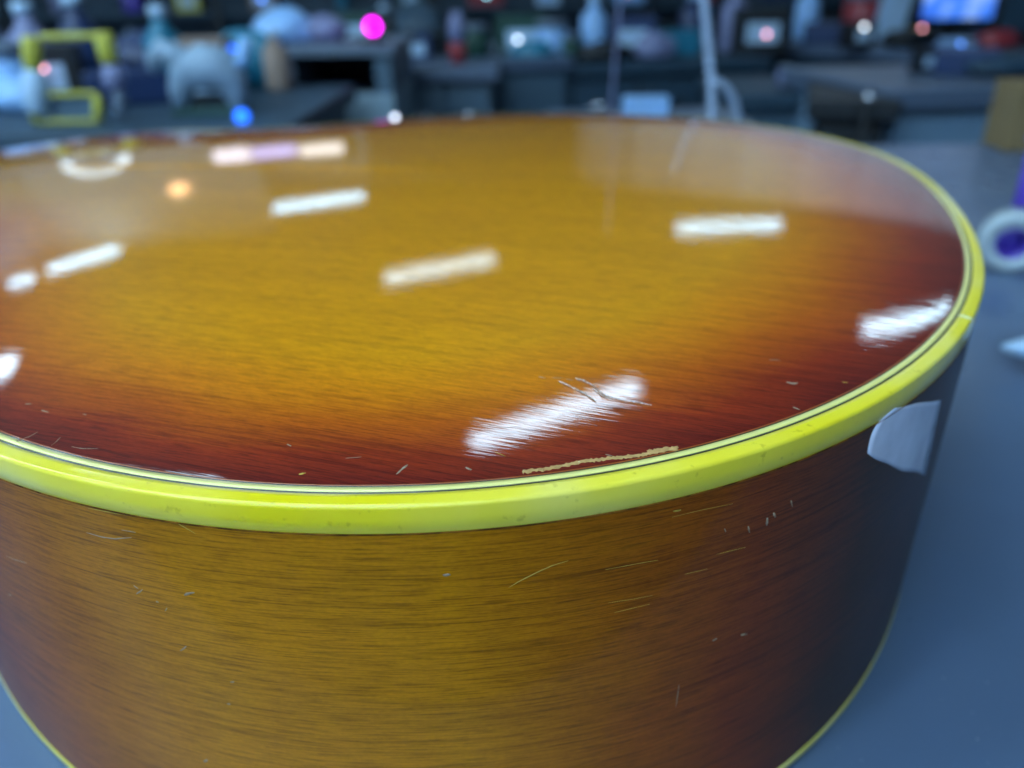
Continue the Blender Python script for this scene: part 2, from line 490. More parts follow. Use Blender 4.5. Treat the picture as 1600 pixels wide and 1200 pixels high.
def mark(name, pix, width, mat, hit=hit_back, lift=0.00004, jag=0.35, taper=True, thick=0.00005, step=4.0, hj=1.0):
    """A thin ridge or groove lip following the lacquer, sunk into it and standing a few hundredths proud."""
    pts = []
    for a, b in zip(pix, pix[1:]):
        m_ = max(2, int(math.hypot(b[0] - a[0], b[1] - a[1]) / step))
        pts += [(a[0] + (b[0] - a[0]) * i / m_, a[1] + (b[1] - a[1]) * i / m_) for i in range(m_)]
    pts.append(pix[-1])
    H_ = [hit(*p) for p in pts]
    bm = bmesh.new(); rows = []
    L_ = len(H_)
    for i, (p, nrm) in enumerate(H_):
        t = (H_[min(i + 1, L_ - 1)][0] - H_[max(i - 1, 0)][0]).normalized()
        b = nrm.cross(t).normalized()
        f = math.sin(PI * (i + 0.4) / (L_ - 0.2)) ** 0.6 if taper else 1.0
        w0 = width * f * (1 + jag * random.uniform(-1, 1)) / 2; w1 = width * f * (1 + jag * random.uniform(-1, 1)) / 2
        hh = lift * (1 + hj * jag * random.uniform(-0.5, 1.2))
        rows.append([bm.verts.new(p + b * w0 - nrm * thick), bm.verts.new(p + b * w0 * 0.55 + nrm * hh * .8), bm.verts.new(p + b * w0 * random.uniform(-.3, .3) * jag + nrm * hh),
                     bm.verts.new(p - b * w1 * 0.55 + nrm * hh * .8), bm.verts.new(p - b * w1 - nrm * thick)])
    for r0, r1 in zip(rows, rows[1:]):
        for k in range(4): bm.faces.new((r0[k], r0[k + 1], r1[k + 1], r1[k]))
        bm.faces.new((r0[0], r1[0], r1[4], r0[4]))
    bm.faces.new(rows[0]); bm.faces.new(rows[-1])
    return link(name, bm, mat, guitar)

# torn strip along the back edge
chipx = [(817, 736), (850, 733), (880, 727), (905, 722), (950, 716), (1000, 711), (1030, 704), (1058, 700)]
o = mark('chipped_edge', chipx, 0.0012, M_chip, step=2.8, lift=0.00005, jag=0.5, hj=.25, taper=False); o['label'] = 'pale torn strip of bare wood along the back edge'
for pix, w in [([(816, 737), (835, 734), (850, 735)], .0012), ([(902, 722), (915, 718), (935, 719)], .0009), ([(1012, 706), (1035, 701), (1060, 699)], .0011)]:
    mark('chipped_edge', pix, w * .9, M_chip, step=2.8, lift=0.00009, jag=0.85, hj=.3, taper=False)
# dents and scratches on the back
for pix, w in [([(872, 595), (886, 601), (899, 608)], .00034), ([(897, 606), (908, 612), (920, 619), (931, 627)], .00048), ([(899, 591), (911, 594), (919, 599)], .0004),
               ([(917, 597), (928, 603), (936, 611)], .0003), ([(934, 609), (943, 616), (953, 620), (964, 623)], .0005), ([(962, 622), (978, 627)], .00026), ([(976, 626), (996, 629), (1018, 633)], .0003), ([(925, 606), (940, 618), (955, 624)], .0003)]:
    mark('crack_groove', [(x + .8, y + 2.4) for x, y in pix], w * 1.7, M_dent, step=2.0, jag=.6, hj=.2)
    mark('crack_glint', pix, w * .75, M_scw, step=1.8, jag=.85, lift=.00007)
for pix, w, m_ in [([(842, 588), (852, 591)], .0004, M_scr), ([(862, 590), (880, 591)], .0003, M_scr), ([(884, 592), (895, 594)], .0003, M_scr), ([(908, 642), (934, 645)], .00018, M_scr),
                   ([(619, 741), (627, 734), (637, 726)], .0007, M_scr), ([(728, 730), (737, 734)], .0007, M_scr), ([(946, 710), (957, 712)], .0004, M_scr),
                   ([(773, 706), (790, 713)], .00015, M_scy), ([(449, 694), (455, 697)], .0005, M_scr), ([(467, 741), (478, 739)], .0006, M_scy),
                   ([(40, 631), (50, 631)], .0005, M_scr), ([(65, 641), (76, 644)], .0004, M_scr), ([(33, 686), (46, 682), (59, 675)], .0003, M_scr), ([(80, 696), (88, 690), (95, 683)], .0002, M_scr),
                   ([(112, 698), (130, 701), (153, 701)], .0002, M_scr), ([(26, 688), (33, 687)], .0009, M_scr), ([(130, 647), (135, 648)], .0004, M_scr),
                   ([(1229, 597), (1238, 599), (1247, 598)], .0009, M_scr), ([(1202, 562), (1220, 563)], .0003, M_scr), ([(1239, 636), (1250, 640)], .0006, M_scr), ([(1316, 597), (1325, 598)], .0004, M_scy),
                   ([(764, 664), (790, 668), (812, 667)], .00012, M_scr), ([(540, 716), (565, 714)], .0002, M_scr)]:
    mark('scratch', pix, w, m_)
# on the side
for pix, w, m_ in [([(795, 918), (812, 908), (838, 895), (862, 884), (888, 876)], .00028, M_scy), ([(270, 813), (285, 822), (306, 834)], .00022, M_scy),
                   ([(135, 832), (158, 839), (180, 842), (206, 840)], .00035, M_scr), ([(138, 794), (180, 802), (225, 808), (268, 812)], .0003, M_scy), ([(10, 869), (25, 875), (42, 880)], .0002, M_scr),
                   ([(190, 828), (212, 832)], .0003, M_scr), ([(209, 915), (216, 920)], .0005, M_scr), ([(213, 928), (218, 925), (223, 921)], .0004, M_scr), ([(288, 930), (296, 927), (304, 926)], .0008, M_scr),
                   ([(282, 1017), (291, 1010)], .0005, M_scr), ([(244, 940), (248, 941)], .0006, M_scr), ([(258, 955), (261, 950)], .0004, M_scr), ([(1199, 809), (1198, 821)], .0008, M_scr),
                   ([(1209, 801), (1212, 808)], .0008, M_scr), ([(1169, 822), (1171, 832)], .0006, M_scr), ([(1236, 782), (1238, 792)], .0004, M_scr), ([(1158, 992), (1167, 991)], .0008, M_scr), ([(1113, 1001), (1120, 998)], .0007, M_scr),
                   ([(1132, 826), (1134, 831)], .0004, M_scr), ([(692, 899), (704, 898)], .0009, M_scr), ([(946, 890), (1000, 880), (1028, 875)], .0001, M_scy), ([(950, 942), (990, 936), (1020, 930)], .00009, M_scy),
                   ([(960, 957), (1015, 944)], .00009, M_scy), ([(1050, 808), (1100, 796), (1145, 787)], .00009, M_scy), ([(1120, 866), (1165, 855)], .0001, M_scy), ([(1070, 897), (1105, 889)], .00009, M_scy),
                   ([(318, 1190), (324, 1187)], .0009, M_scr), ([(360, 1066), (366, 1065)], .0008, M_scr), ([(355, 1100), (360, 1100)], .0006, M_scr), ([(1061, 1070), (1056, 1105)], .0002, M_scr),
                   ([(500, 828), (520, 824), (535, 820)], .0003, M_scy), ([(13, 929), (18, 930)], .0004, M_scr), ([(1052, 799), (1064, 797)], .0006, M_scy)]:
    mark('scratch', pix, w, m_, hit_side)

# pale raised patch low on the tail end of the side
def pale_patch():
    A_, B_, C2, D_ = (1397, 637), (1470, 624), (1445, 745), (1355, 708)
    n = 14; bm = bmesh.new(); g = []
    for i in range(n + 1):
        a = i / n; row = []
        for j in range(n + 1):
            b = j / n
            l = (A_[0] + (D_[0] - A_[0]) * a - 9 * math.sin(PI * a), A_[1] + (D_[1] - A_[1]) * a - 5 * math.sin(PI * a))
            r = (B_[0] + (C2[0] - B_[0]) * a, B_[1] + (C2[1] - B_[1]) * a)
            p, nn = hit_side(l[0] + (r[0] - l[0]) * b, l[1] + (r[1] - l[1]) * b + a * (5 * math.sin(PI * b * 1.2) + 1.5 * math.sin(13 * b)) + (1 - a) * 1.0 * math.sin(9 * b))
            row.append((bm.verts.new(p + nn * .00012), bm.verts.new(p - nn * .00005)))
        g.append(row)
    for k in (0, 1):
        for i in range(n):
            for j in range(n): bm.faces.new((g[i][j][k], g[i + 1][j][k], g[i + 1][j + 1][k], g[i][j + 1][k]))
    rim = [g[0][j] for j in range(n)] + [g[i][n] for i in range(n)] + [g[n][j] for j in range(n, 0, -1)] + [g[i][0] for i in range(n, 0, -1)]
    for q in range(len(rim)):
        a, b = rim[q], rim[(q + 1) % len(rim)]; bm.faces.new((a[0], b[0], b[1], a[1]))
    m = simple('pale_patch_sheet', (0.66, 0.68, 0.88), .25, var=.28, scale=120, coat=.7)
    o = link('pale_patch', bm, m, guitar); o['label'] = 'pale patch on the tail end of the side'
pale_patch()

# ------------------------------------------------------------------ the room
M_floor = simple('dark_floor', (0.05, 0.07, 0.09), 0.35, var=0.3, scale=6)
M_wall = simple('pale_wall', (0.60, 0.66, 0.74), 0.8, var=0.05, scale=2)
M_ceil = simple('dim_ceiling_tile', (0.055, 0.06, 0.065), 0.9, var=0.1, scale=3)
M_dark = simple('dark_panel', (0.010, 0.017, 0.028), 0.5, var=0.3, scale=8)
ZF = -0.95; ZCE = CAM.z + 2.15
XL, XR, YB, YF = -4.8, 6.0, -4.5, 10.6
struct(boxobj('floor', (XL - .1, XR + .1, YB - .1, YF + .1, ZF - .1, ZF), M_floor, bevel=0))
struct(boxobj('ceiling', (XL - .1, XR + .1, YB - .1, YF + .1, ZCE, ZCE + .1), M_ceil, bevel=0))
struct(boxobj('wall_far', (XL, XR, YF, YF + .1, ZF, ZCE), M_wall, bevel=0))
struct(boxobj('wall_near', (XL, XR, YB - .1, YB, ZF, ZCE), M_wall, bevel=0))
struct(boxobj('wall_left', (XL - .1, XL, YB - .1, YF + .1, ZF, ZCE), M_wall, bevel=0))
struct(boxobj('wall_right', (XR, XR + .1, YB - .1, YF + .1, ZF, ZCE), M_wall, bevel=0))

# ceiling light fittings
M_tube = emit('lit_diffuser', (0.55, 0.81, 1.0), 11.5)
M_tube_old = emit('aged_lit_diffuser', (0.62, 0.86, 1.0), 5.0)
M_tube_far = emit('far_lit_diffuser', (0.46, 0.76, 1.0), 8.0)
M_house = simple('white_housing', (0.7, 0.72, 0.74), 0.5)
def fitting(x, y, ang, label, ln=1.2, wd=0.16, mat=None):
    t = thing('ceiling_light', label, 'ceiling light', (x, y, ZCE), math.radians(ang), 'ceiling lights over the room')
    boxobj('housing', (-ln / 2 - .02, ln / 2 + .02, -wd / 2 - .02, wd / 2 + .02, -.05, -.001), M_house, t, .004)
    boxobj('diffuser', (-ln / 2, ln / 2, -wd / 2, wd / 2, -.075, -.052), mat or M_tube, t, .01)
    return t
for x, y, a, ln, wd, mt, lb in [
        (0.24, 3.25, 31, 1.05, .12, None, 'lit ceiling fitting reflected brightest, near the dented front edge of the back'),
        (2.78, 4.6, 27, .95, .11, None, 'lit ceiling fitting reflected by the tail end, beside the binding joint'),
        (-0.57, 5.69, 27, .95, .16, M_tube_old, 'dim yellowish lit ceiling fitting reflected in the middle of the amber back'),
        (2.17, 7.13, 17.5, 1.15, .16, M_tube_far, 'lit ceiling fitting reflected at the right of the amber middle'),
        (-2.34, 9.0, 25, 1.15, .24, M_tube_far, 'lit ceiling fitting farthest off, reflected above the middle one'),
        (-4.2, 7.0, 54, .68, .2, M_tube_far, 'short lit ceiling fitting near the left wall, reflected as a slanting bar'),
        (-4.5, 6.42, 30, .2, .18, M_tube_far, 'tiny square lit ceiling fitting by the left wall, reflected as a dot'),
        (-1.76, 2.56, -12, .75, .13, None, 'lit ceiling fitting glinting on the rounded lacquer at the near left rim'),
        (-3.75, 4.15, 20, .9, .3, None, 'lit ceiling fitting reflected at the left edge of the picture')]:
    fitting(x, y, a, lb, ln, wd, mt)
for i, (x, y) in enumerate([(-2.4, 1.0), (-1.0, 0.4), (-2.4, -0.6), (-0.9, -1.2), (-2.9, -2.0), (-1.2, -2.6), (-3.0, -3.4), (-1.2, -3.9), (-0.1, -2.0), (-2.2, -1.3), (-0.8, -0.4), (-2.1, -3.0), (-0.2, -3.1), (-3.6, -.9), (-3.8, .6)]):  # extra unseen fittings, added to brighten the scene
    fitting(x, y, 28, 'unseen ceiling fitting added for extra light, overhead or behind the camera', ln=1.4, wd=.3)

# the work table
M_table = simple('blue_grey_laminate', (0.092, 0.140, 0.232), 0.3, var=0.28, scale=7, bump=0.02)
def scuffs(m):
    nt = m.node_tree; L = nt.links; b = nt.nodes['Principled BSDF']
    tc = N(nt, 'ShaderNodeTexCoord')
    no = N(nt, 'ShaderNodeTexNoise'); no.inputs['Scale'].default_value = 16; no.inputs['Detail'].default_value = 6; L.new(tc.outputs['Object'], no.inputs['Vector'])
    sp = N(nt, 'ShaderNodeTexNoise'); sp.inputs['Scale'].default_value = 700; sp.inputs['Detail'].default_value = 2; L.new(tc.outputs['Object'], sp.inputs['Vector'])
    dust = ramp(nt, sp.outputs['Fac'], [(0.70, (0, 0, 0)), (0.76, (1, 1, 1))])
    old = b.inputs['Base Color'].links[0].from_socket
    k = math_n(nt, 'MULTIPLY', dust, .30, True)
    mx = N(nt, 'ShaderNodeMix', data_type='RGBA'); L.new(k, mx.inputs[0]); L.new(old, mx.inputs[6]); mx.inputs[7].default_value = (.45, .52, .62, 1)
    L.new(mx.outputs[2], b.inputs['Base Color'])
    mr = N(nt, 'ShaderNodeMapRange'); L.new(no.outputs['Fac'], mr.inputs[0]); mr.inputs[3].default_value = .16; mr.inputs[4].default_value = .48
    L.new(mr.outputs[0], b.inputs['Roughness'])
scuffs(M_table)
tb = thing('work_table', 'blue grey laminate work table that the guitar lies on', 'table', (0, 0.2, ZF))
boxobj('tabletop', (-1.3, 1.5, -.152, .78, -.04 - ZF, -ZF), M_table, tb, .004)
for sx in (-1.2, 1.4):
    for sy in (-.09, .68): boxobj('leg', (sx - .03, sx + .03, sy - .03, sy + .03, 0.0, -.0405 - ZF), M_dark, tb, .003)


# ------------------------------------------------------------------ things round the guitar and behind it
def mat_of(name, col, rough=.5, **k): return simple(name, col, rough, **k)
C_ = dict(dull=mat_of('dull_pale_plastic', (.24, .34, .45), .5, var=.45, scale=60),
    white=mat_of('white_plastic', (.42, .58, .76), .4, var=.15), paleblue=mat_of('pale_blue_plastic', (.28, .50, .85), .4, var=.2),
    teal=mat_of('teal_plastic', (.01, .16, .26), .4), navy=mat_of('navy_plastic', (.012, .03, .10), .4), grey=mat_of('grey_plastic', (.12, .16, .22), .5),
    yellow=mat_of('yellow_plastic', (.50, .47, .06), .45, var=.2), green=mat_of('dark_green_plastic', (.01, .06, .045), .5), red=mat_of('red_plastic', (.30, .03, .04), .4),
    beige=mat_of('beige_card', (.30, .22, .18), .8), purple=mat_of('purple_plastic', (.09, .05, .45), .35, coat=.6), brown=mat_of('brown_cardboard', (.20, .135, .06), .85, var=.2),
    lilac=mat_of('lilac_plastic', (.20, .22, .38), .5), black=mat_of('black_plastic', (.004, .006, .010), .5), chrome=mat_of('chrome', (.8, .8, .85), .12, metal=1.0),
    panel=mat_of('slate_blue_panel', (.065, .115, .165), .55, var=.1), lpanel=mat_of('lighter_blue_panel', (.15, .24, .34), .5), top=mat_of('grey_worktop', (.085, .12, .185), .4, var=.1), dpanel=mat_of('dark_slate_panel', (.022, .052, .085), .55, var=.2))

def depth(P): return (P - CAM).dot(_f)
def px_m(n, P): return n * depth(P) / FOC

def prism(bm, pts, z0, z1, bevel=0.0):
    lo = [bm.verts.new((x, y, z0)) for x, y in pts]; hi = [bm.verts.new((x, y, z1)) for x, y in pts]
    n = len(pts)
    fs = [bm.faces.new((lo[k], lo[(k + 1) % n], hi[(k + 1) % n], hi[k])) for k in range(n)] + [bm.faces.new(lo[::-1]), bm.faces.new(hi)]
    if bevel: bmesh.ops.bevel(bm, geom=list({e for f in fs for e in f.edges}), offset=bevel, segments=2, profile=.5, affect='EDGES')
    return bm

def counter(name, label, cat, front_l, front_r, dpt, ztop, body, top, doors=2, open_=False):
    """A floor-standing counter whose front runs between two floor points."""
    a = Vector((front_l[0], front_l[1], 0)); b = Vector((front_r[0], front_r[1], 0)); ln = (b - a).length
    t = thing(name, label, cat, (a.x, a.y, ZF), math.atan2(b.y - a.y, b.x - a.x))
    h = ztop - ZF
    boxobj('worktop', (-.02, ln + .02, -.02, dpt + .02, h - .035, h), top, t, .004)
    boxobj('cabinet_body', (0, ln, .02, dpt, 0.0, h - .0355), body, t, .003)
    for i in range(doors):
        w = ln / doors
        d = boxobj('door', (i * w + .006, (i + 1) * w - .006, 0.0, .0195, .08, h - .05), body, t, .003)
        bm = bmesh.new(); tube(bm, [((i + .5) * w - .05, -.02, h - .12), ((i + .5) * w + .05, -.02, h - .12)], .006)
        o = link('handle', bm, C_['chrome'], d)
    return t

def xy(px, py, Y): P = at(px, py, Y); return (P.x, P.y)

counter('cabinet', 'slate grey floor cabinet behind the middle of the guitar', 'cabinet', xy(625, 104, 2.2), xy(768, 104, 2.2), .6, .0, C_['panel'], C_['top'])
counter('long_counter', 'low grey counter slanting away left of the slate cabinet', 'counter', xy(536, 66, 3.3), xy(622, 100, 2.3), .5, .005, C_['panel'], C_['top'], 1)
counter('side_counter', 'grey blue counter behind the cardboard box, at the right', 'counter', xy(1402, 155, 1.5), xy(1800, 152, 1.55), .45, .005, C_['lpanel'], C_['top'], 2)
counter('desk', 'long dark desk slanting towards the right under the lit screen', 'desk', xy(1205, 80, 2.9), xy(1640, 122, 2.1), .7, .005, C_['dpanel'], C_['top'], 4)
counter('dark_cabinet', 'black cabinet behind the chrome ball post', 'cabinet', xy(1282, 150, 1.5), xy(1392, 150, 1.46), .5, -.008, C_['black'], C_['black'], 1)
counter('low_cabinet', 'teal grey low cabinet left of the black one', 'cabinet', xy(1165, 142, 1.9), xy(1275, 146, 1.9), .4, -.045, C_['panel'], C_['dpanel'], 1)
counter('back_counter', 'dark counter behind the hanging cable', 'counter', xy(790, 120, 2.45), xy(1190, 118, 2.6), .6, -.02, C_['dpanel'], C_['dpanel'], 4)
counter('tool_counter', 'dark counter under the yellow framed tool and white arched stand', 'counter', xy(-260, 215, 1.12), xy(425, 215, 1.12), .55, .012, C_['dpanel'], C_['dpanel'], 3)

# open black recess unit, left of the cabinet
a = at(440, 150, 1.75); b = at(615, 150, 1.75)
t = thing('open_shelf_unit', 'pale grey shelf unit with a black open recess, below the magenta lamp', 'shelf unit', ((a.x + b.x) / 2, a.y, ZF))
w = (b.x - a.x) / 2; zt = at(500, 88, 1.75).z - ZF; zm = at(500, 148, 1.75).z - ZF
boxobj('base_panel', (-w, w, 0, .4, 0, zm), mat_of('pale_grey_panel', (.22, .31, .38), .5), t)
boxobj('side_panel', (-w, -w + .035, 0, .4, zm + .0005, zt), C_['grey'], t); boxobj('side_panel', (w - .035, w, 0, .4, zm + .0005, zt), C_['panel'], t)
boxobj('back_panel', (-w + .036, w - .036, .38, .4, zm + .0005, zt), C_['black'], t)
boxobj('inner_lining', (-w + .036, w - .036, .012, .379, zm + .001, zm + .004), C_['black'], t, 0)
boxobj('top_panel', (-w - .01, w + .01, -.01, .41, zt + .0005, zt + .02), C_['grey'], t)
ztop_rec = zt + .02 + ZF

# far shelving full of small goods
SH_Y = 4.9
sh = thing('shelving', 'dark shelving full of small goods along the back of the room', 'shelving', (0.2, SH_Y, ZF))
levels = [-0.62, -0.36, -0.12, 0.10, 0.36]
boxobj('back_panel', (-4.3, 4.3, .36, .38, 0, .36 - ZF), C_['dpanel'], sh, 0)
for z in levels: boxobj('shelf', (-4.3, 4.3, 0, .359, z - .025 - ZF, z - ZF), C_['dpanel'], sh, .002)
for i in range(8):
    x = -4.3 + i * 8.6 / 7
    boxobj('upright', (x - .02, x + .02, -.03, -.0005, 0, .36 - ZF), C_['black'], sh, .002)

def goods(kind, col, x, y, z, s, label, rz=0.0):
    nm = {'box': 'box', 'bottle': 'bottle', 'jar': 'jar', 'case': 'storage_case'}[kind]
    t = thing(nm, label, {'box': 'box', 'bottle': 'bottle', 'jar': 'jar', 'case': 'case'}[kind], (x, y, z + .0005), rz)
    m = C_[col]
    if kind == 'box':
        boxobj('body', (-s * .5, s * .5, -s * .3, s * .3, 0, s * .8), m, t, s * .02)
        boxobj('label_panel', (-s * .3, s * .3, -s * .3 - .002, -s * .3 - .0002, s * .2, s * .55), C_['white'] if col != 'white' else C_['paleblue'], t, 0)
    elif kind == 'bottle':
        bm = bmesh.new(); lathe(bm, [(s * .22, 0), (s * .24, s * .05), (s * .24, s * .7), (s * .1, s * .86), (s * .09, s * .95)], 20); link('body', bm, m, t)
        bm = bmesh.new(); lathe(bm, [(s * .11, s * .951), (s * .11, s * 1.08)], 16); link('cap', bm, C_['white'] if col not in ('white',) else C_['navy'], t)
    elif kind == 'jar':
        bm = bmesh.new(); lathe(bm, [(s * .3, 0), (s * .34, s * .06), (s * .34, s * .55), (s * .28, s * .62)], 20); link('body', bm, m, t)
        bm = bmesh.new(); lathe(bm, [(s * .33, s * .621), (s * .33, s * .76), (s * .3, s * .78)], 20); link('lid', bm, C_['grey'] if col != 'grey' else C_['teal'], t)
    else:
        boxobj('case_body', (-s * .6, s * .6, -s * .3, s * .3, 0, s * .5), m, t, s * .05)
        bm = bmesh.new(); tube(bm, [(-s * .2, 0, s * .49), (-s * .2, 0, s * .62), (s * .2, 0, s * .62), (s * .2, 0, s * .49)], s * .03, 8); link('handle', bm, C_['black'], t)
    return t

cols = ['white', 'paleblue', 'teal', 'navy', 'grey', 'yellow', 'green', 'red', 'beige', 'lilac', 'purple']
cname = {'white': 'white', 'paleblue': 'pale blue', 'teal': 'teal', 'navy': 'navy', 'grey': 'grey', 'yellow': 'yellow', 'green': 'dark green', 'red': 'red', 'beige': 'beige', 'lilac': 'lilac', 'purple': 'purple'}
combos = [(k, c) for k in ('box', 'bottle', 'jar', 'case') for c in cols]
rnd = random.Random(5); rnd.shuffle(combos)
xs = []
i = 0
for z in (-.12, .10, -.36):
    x = -3.0
    while x < 3.6 and i < len(combos):
        k, c = combos[i]; i += 1
        s_ = rnd.uniform(.12, .17)
        goods(k, c, x + rnd.uniform(-.03, .03), SH_Y + .17, z, s_, '%s %s standing on the dark back shelving' % (cname[c], {'box': 'box with a plain label', 'bottle': 'narrow bottle', 'jar': 'squat jar', 'case': 'carry case with handle'}[k]), rnd.uniform(-.2, .2))
        x += rnd.uniform(.34, .5)

def crumple(name, label, cat, P, w, d, h, mat, seed):
    """A soft lumpy bag or cloth."""
    bm = bmesh.new(); bmesh.ops.create_icosphere(bm, subdivisions=3, radius=1)
    rr = random.Random(seed); fr = [(Vector((rr.uniform(-3, 3), rr.uniform(-3, 3), rr.uniform(-3, 3))), rr.uniform(0, 6)) for _ in range(7)]
    for v in bm.verts:
        n = v.co.normalized(); k = 1 + sum(.09 * abs(math.sin(n.dot(f) + p)) for f, p in fr) - .25
        v.co = Vector((n.x * k * w / 2, n.y * k * d / 2, max(0, (n.z * k + .8) * h / 1.8)))
    o = link(name, bm, mat); o.location = P; tag(o, label, cat); return o

def on(px, Y, z): P = at(px, 100, Y); return Vector((P.x, Y, z))

# on the open unit
P = on(452, 1.9, ztop_rec); crumple('plastic_bag', 'crumpled pale blue bag on the shelf unit, left of the magenta lamp', 'bag', P, .12, .1, .065, C_['paleblue'], 3)
P = on(512, 1.92, ztop_rec); crumple('plastic_bag', 'smaller grey blue crumpled bag between the pale blue bag and magenta lamp', 'bag', P, .09, .09, .05, C_['lilac'], 8)
P = at(582, 42, 1.78)
t = thing('indicator_lamp', 'glowing round magenta lamp on a dark stand above the open recess', 'lamp', (P.x, P.y, ztop_rec + .0005))
zz = P.z - ztop_rec
bm = bmesh.new(); lathe(bm, [(.03, 0), (.03, .008), (.006, .014), (.006, zz - .013)], 16); link('stand', bm, C_['black'], t)
bm = bmesh.new(); lathe(bm, [(0.0005, zz - .016), (.010, zz - .012), (.0165, zz), (.010, zz + .012), (.0005, zz + .016)], 20); link('bulb', bm, emit('magenta_glow', (1.0, 0.0, 1.0), 5.0), t)
# on the slate cabinet
P = on(716, 2.34, .0); t = thing('tube_bottle', 'small lilac bottle with a red foot on the slate cabinet', 'bottle', P)
bm = bmesh.new(); lathe(bm, [(.022, 0), (.024, .05), (.02, .052)], 16); link('foot', bm, C_['red'], t)
bm = bmesh.new(); lathe(bm, [(.022, .053), (.024, .10), (.012, .13)], 16); link('body', bm, C_['lilac'], t)
# back counter goods
zc = -.0195
for px, Y, kind, col, s_, lb in [(862, 2.62, 'jar', 'paleblue', .15, 'pale blue jar with grey lid on the dark counter, left of the hanging cable'),
                                 (926, 2.66, 'bottle', 'paleblue', .17, 'pale blue bottle beside the squat jar on the dark counter'),
                                 (1045, 2.75, 'case', 'teal', .15, 'teal case on the dark counter behind the hanging cable'),
                                 (1140, 2.85, 'bottle', 'lilac', .19, 'tall lilac bottle right of the hanging cable'),
                                 (815, 2.7, 'box', 'green', .16, 'dark green box at the left end of the dark counter')]:
    P = on(px, Y, zc); goods(kind, col, P.x, P.y, P.z, s_, lb)
P = at(1008, 172, 1.35)
boxes = goods('case', 'paleblue', P.x, 1.35, P.z - .01, .062, 'small pale blue case just past the far edge of the guitar')
P2 = P
t = thing('low_stool', 'low dark stand carrying the small pale blue case behind the guitar', 'stand', (P.x, 1.35, ZF))
boxobj('seat', (-.16, .16, -.1, .1, P.z - .01 - ZF - .02, P.z - .01 - ZF), C_['top'], t)
for sx in (-.14, .14):
    for sy in (-.08, .08): boxobj('leg', (sx - .01, sx + .01, sy - .01, sy + .01, 0, P.z - .03 - ZF - .0005), C_['black'], t, 0)
# desk goods
for px, Y, kind, col, s_, lb in [(1250, 3.0, 'bottle', 'paleblue', .17, 'pale bottle at the left end of the long desk'),
                                 (1335, 3.02, 'jar', 'red', .20, 'dull red jar left of the white card on the desk')]:
    P = on(px, Y, .0055); goods(kind, col, P.x, P.y, P.z, s_, lb)
P = on(1376, 2.86, .006); t = thing('display_card', 'leaning white display card on the desk, left of the lit screen', 'card', P, .1)
bm = bmesh.new(); box(bm, -.055, .055, -.002, .002, 0, .17, bevel=.001); bmesh.ops.rotate(bm, verts=bm.verts[:], cent=(0, 0, 0), matrix=Matrix.Rotation(-.25, 3, 'X')); bmesh.ops.rotate(bm, verts=bm.verts[:], cent=(0, 0, .0), matrix=Matrix.Rotation(.28, 3, 'Y'))
link('card', bm, C_['white'], t, smooth=False); boxobj('foot', (-.05, .05, .0, .09, 0, .004), C_['grey'], t, 0)
P = on(1478, 2.85, .006)
t = thing('monitor', 'small monitor with a glowing blue and violet screen on the desk', 'monitor', P, -.08)
def screen_mat():
    m, nt, b = newmat('blue_violet_screen'); L = nt.links
    tc = N(nt, 'ShaderNodeTexCoord'); no = N(nt, 'ShaderNodeTexNoise'); no.inputs['Scale'].default_value = 9; no.inputs['Detail'].default_value = 2; L.new(tc.outputs['Object'], no.inputs['Vector'])
    c = ramp(nt, no.outputs['Fac'], [(0.3, (.02, .05, .45)), (0.5, (.05, .22, .95)), (.62, (.35, .55, 1.0)), (.75, (.30, .12, .8))])
    L.new(c, b.inputs['Emission Color']); b.inputs['Emission Strength'].default_value = .9; b.inputs['Base Color'].default_value = (.01, .01, .02, 1); return m
sw = .125
boxobj('casing', (-sw, sw, .0, .03, .055, .235), C_['black'], t, .004); boxobj('screen', (-sw + .008, sw - .008, -.003, -.0005, .063, .227), screen_mat(), t, 0)
boxobj('stand', (-.02, .02, .031, .045, 0, .12), C_['black'], t); boxobj('foot', (-.08, .08, -.02, .08, 0, .006), C_['black'], t)
P = on(1462, 2.62, .0055); t = thing('keyboard', 'pale blue keyboard in front of the lit monitor', 'keyboard', P, -.15)
boxobj('base', (-.11, .11, -.045, .045, 0, .012), C_['paleblue'], t, .002); boxobj('key_field', (-.10, .10, -.036, .036, .0125, .016), C_['white'], t, .001)
P = on(1590, 2.5, .0055); t = thing('monitor', 'dark monitor switched off at the right edge of the picture', 'monitor', P, .1)
boxobj('casing', (-.10, .18, 0, .03, .03, .3), C_['black'], t, .004); boxobj('screen', (-.09, .17, -.003, -.0005, .04, .29), C_['dpanel'], t, 0); boxobj('stand', (.02, .06, .031, .045, 0, .1), C_['black'], t); boxobj('foot', (-.05, .13, -.03, .08, 0, .006), C_['black'], t)

# chrome ball on its post
P = at(1358, 153, 1.42); t = thing('ball_post', 'thin black post topped by a small chrome ball', 'post', (P.x, P.y, ZF))
bm = bmesh.new(); bmesh.ops.create_icosphere(bm, subdivisions=3, radius=.010, matrix=Matrix.Translation((0, 0, P.z - ZF))); link('ball', bm, C_['chrome'], t)
bm = bmesh.new(); tube(bm, [(0, 0, 0), (0, 0, P.z - ZF - .009)], .006); link('post', bm, C_['black'], t)
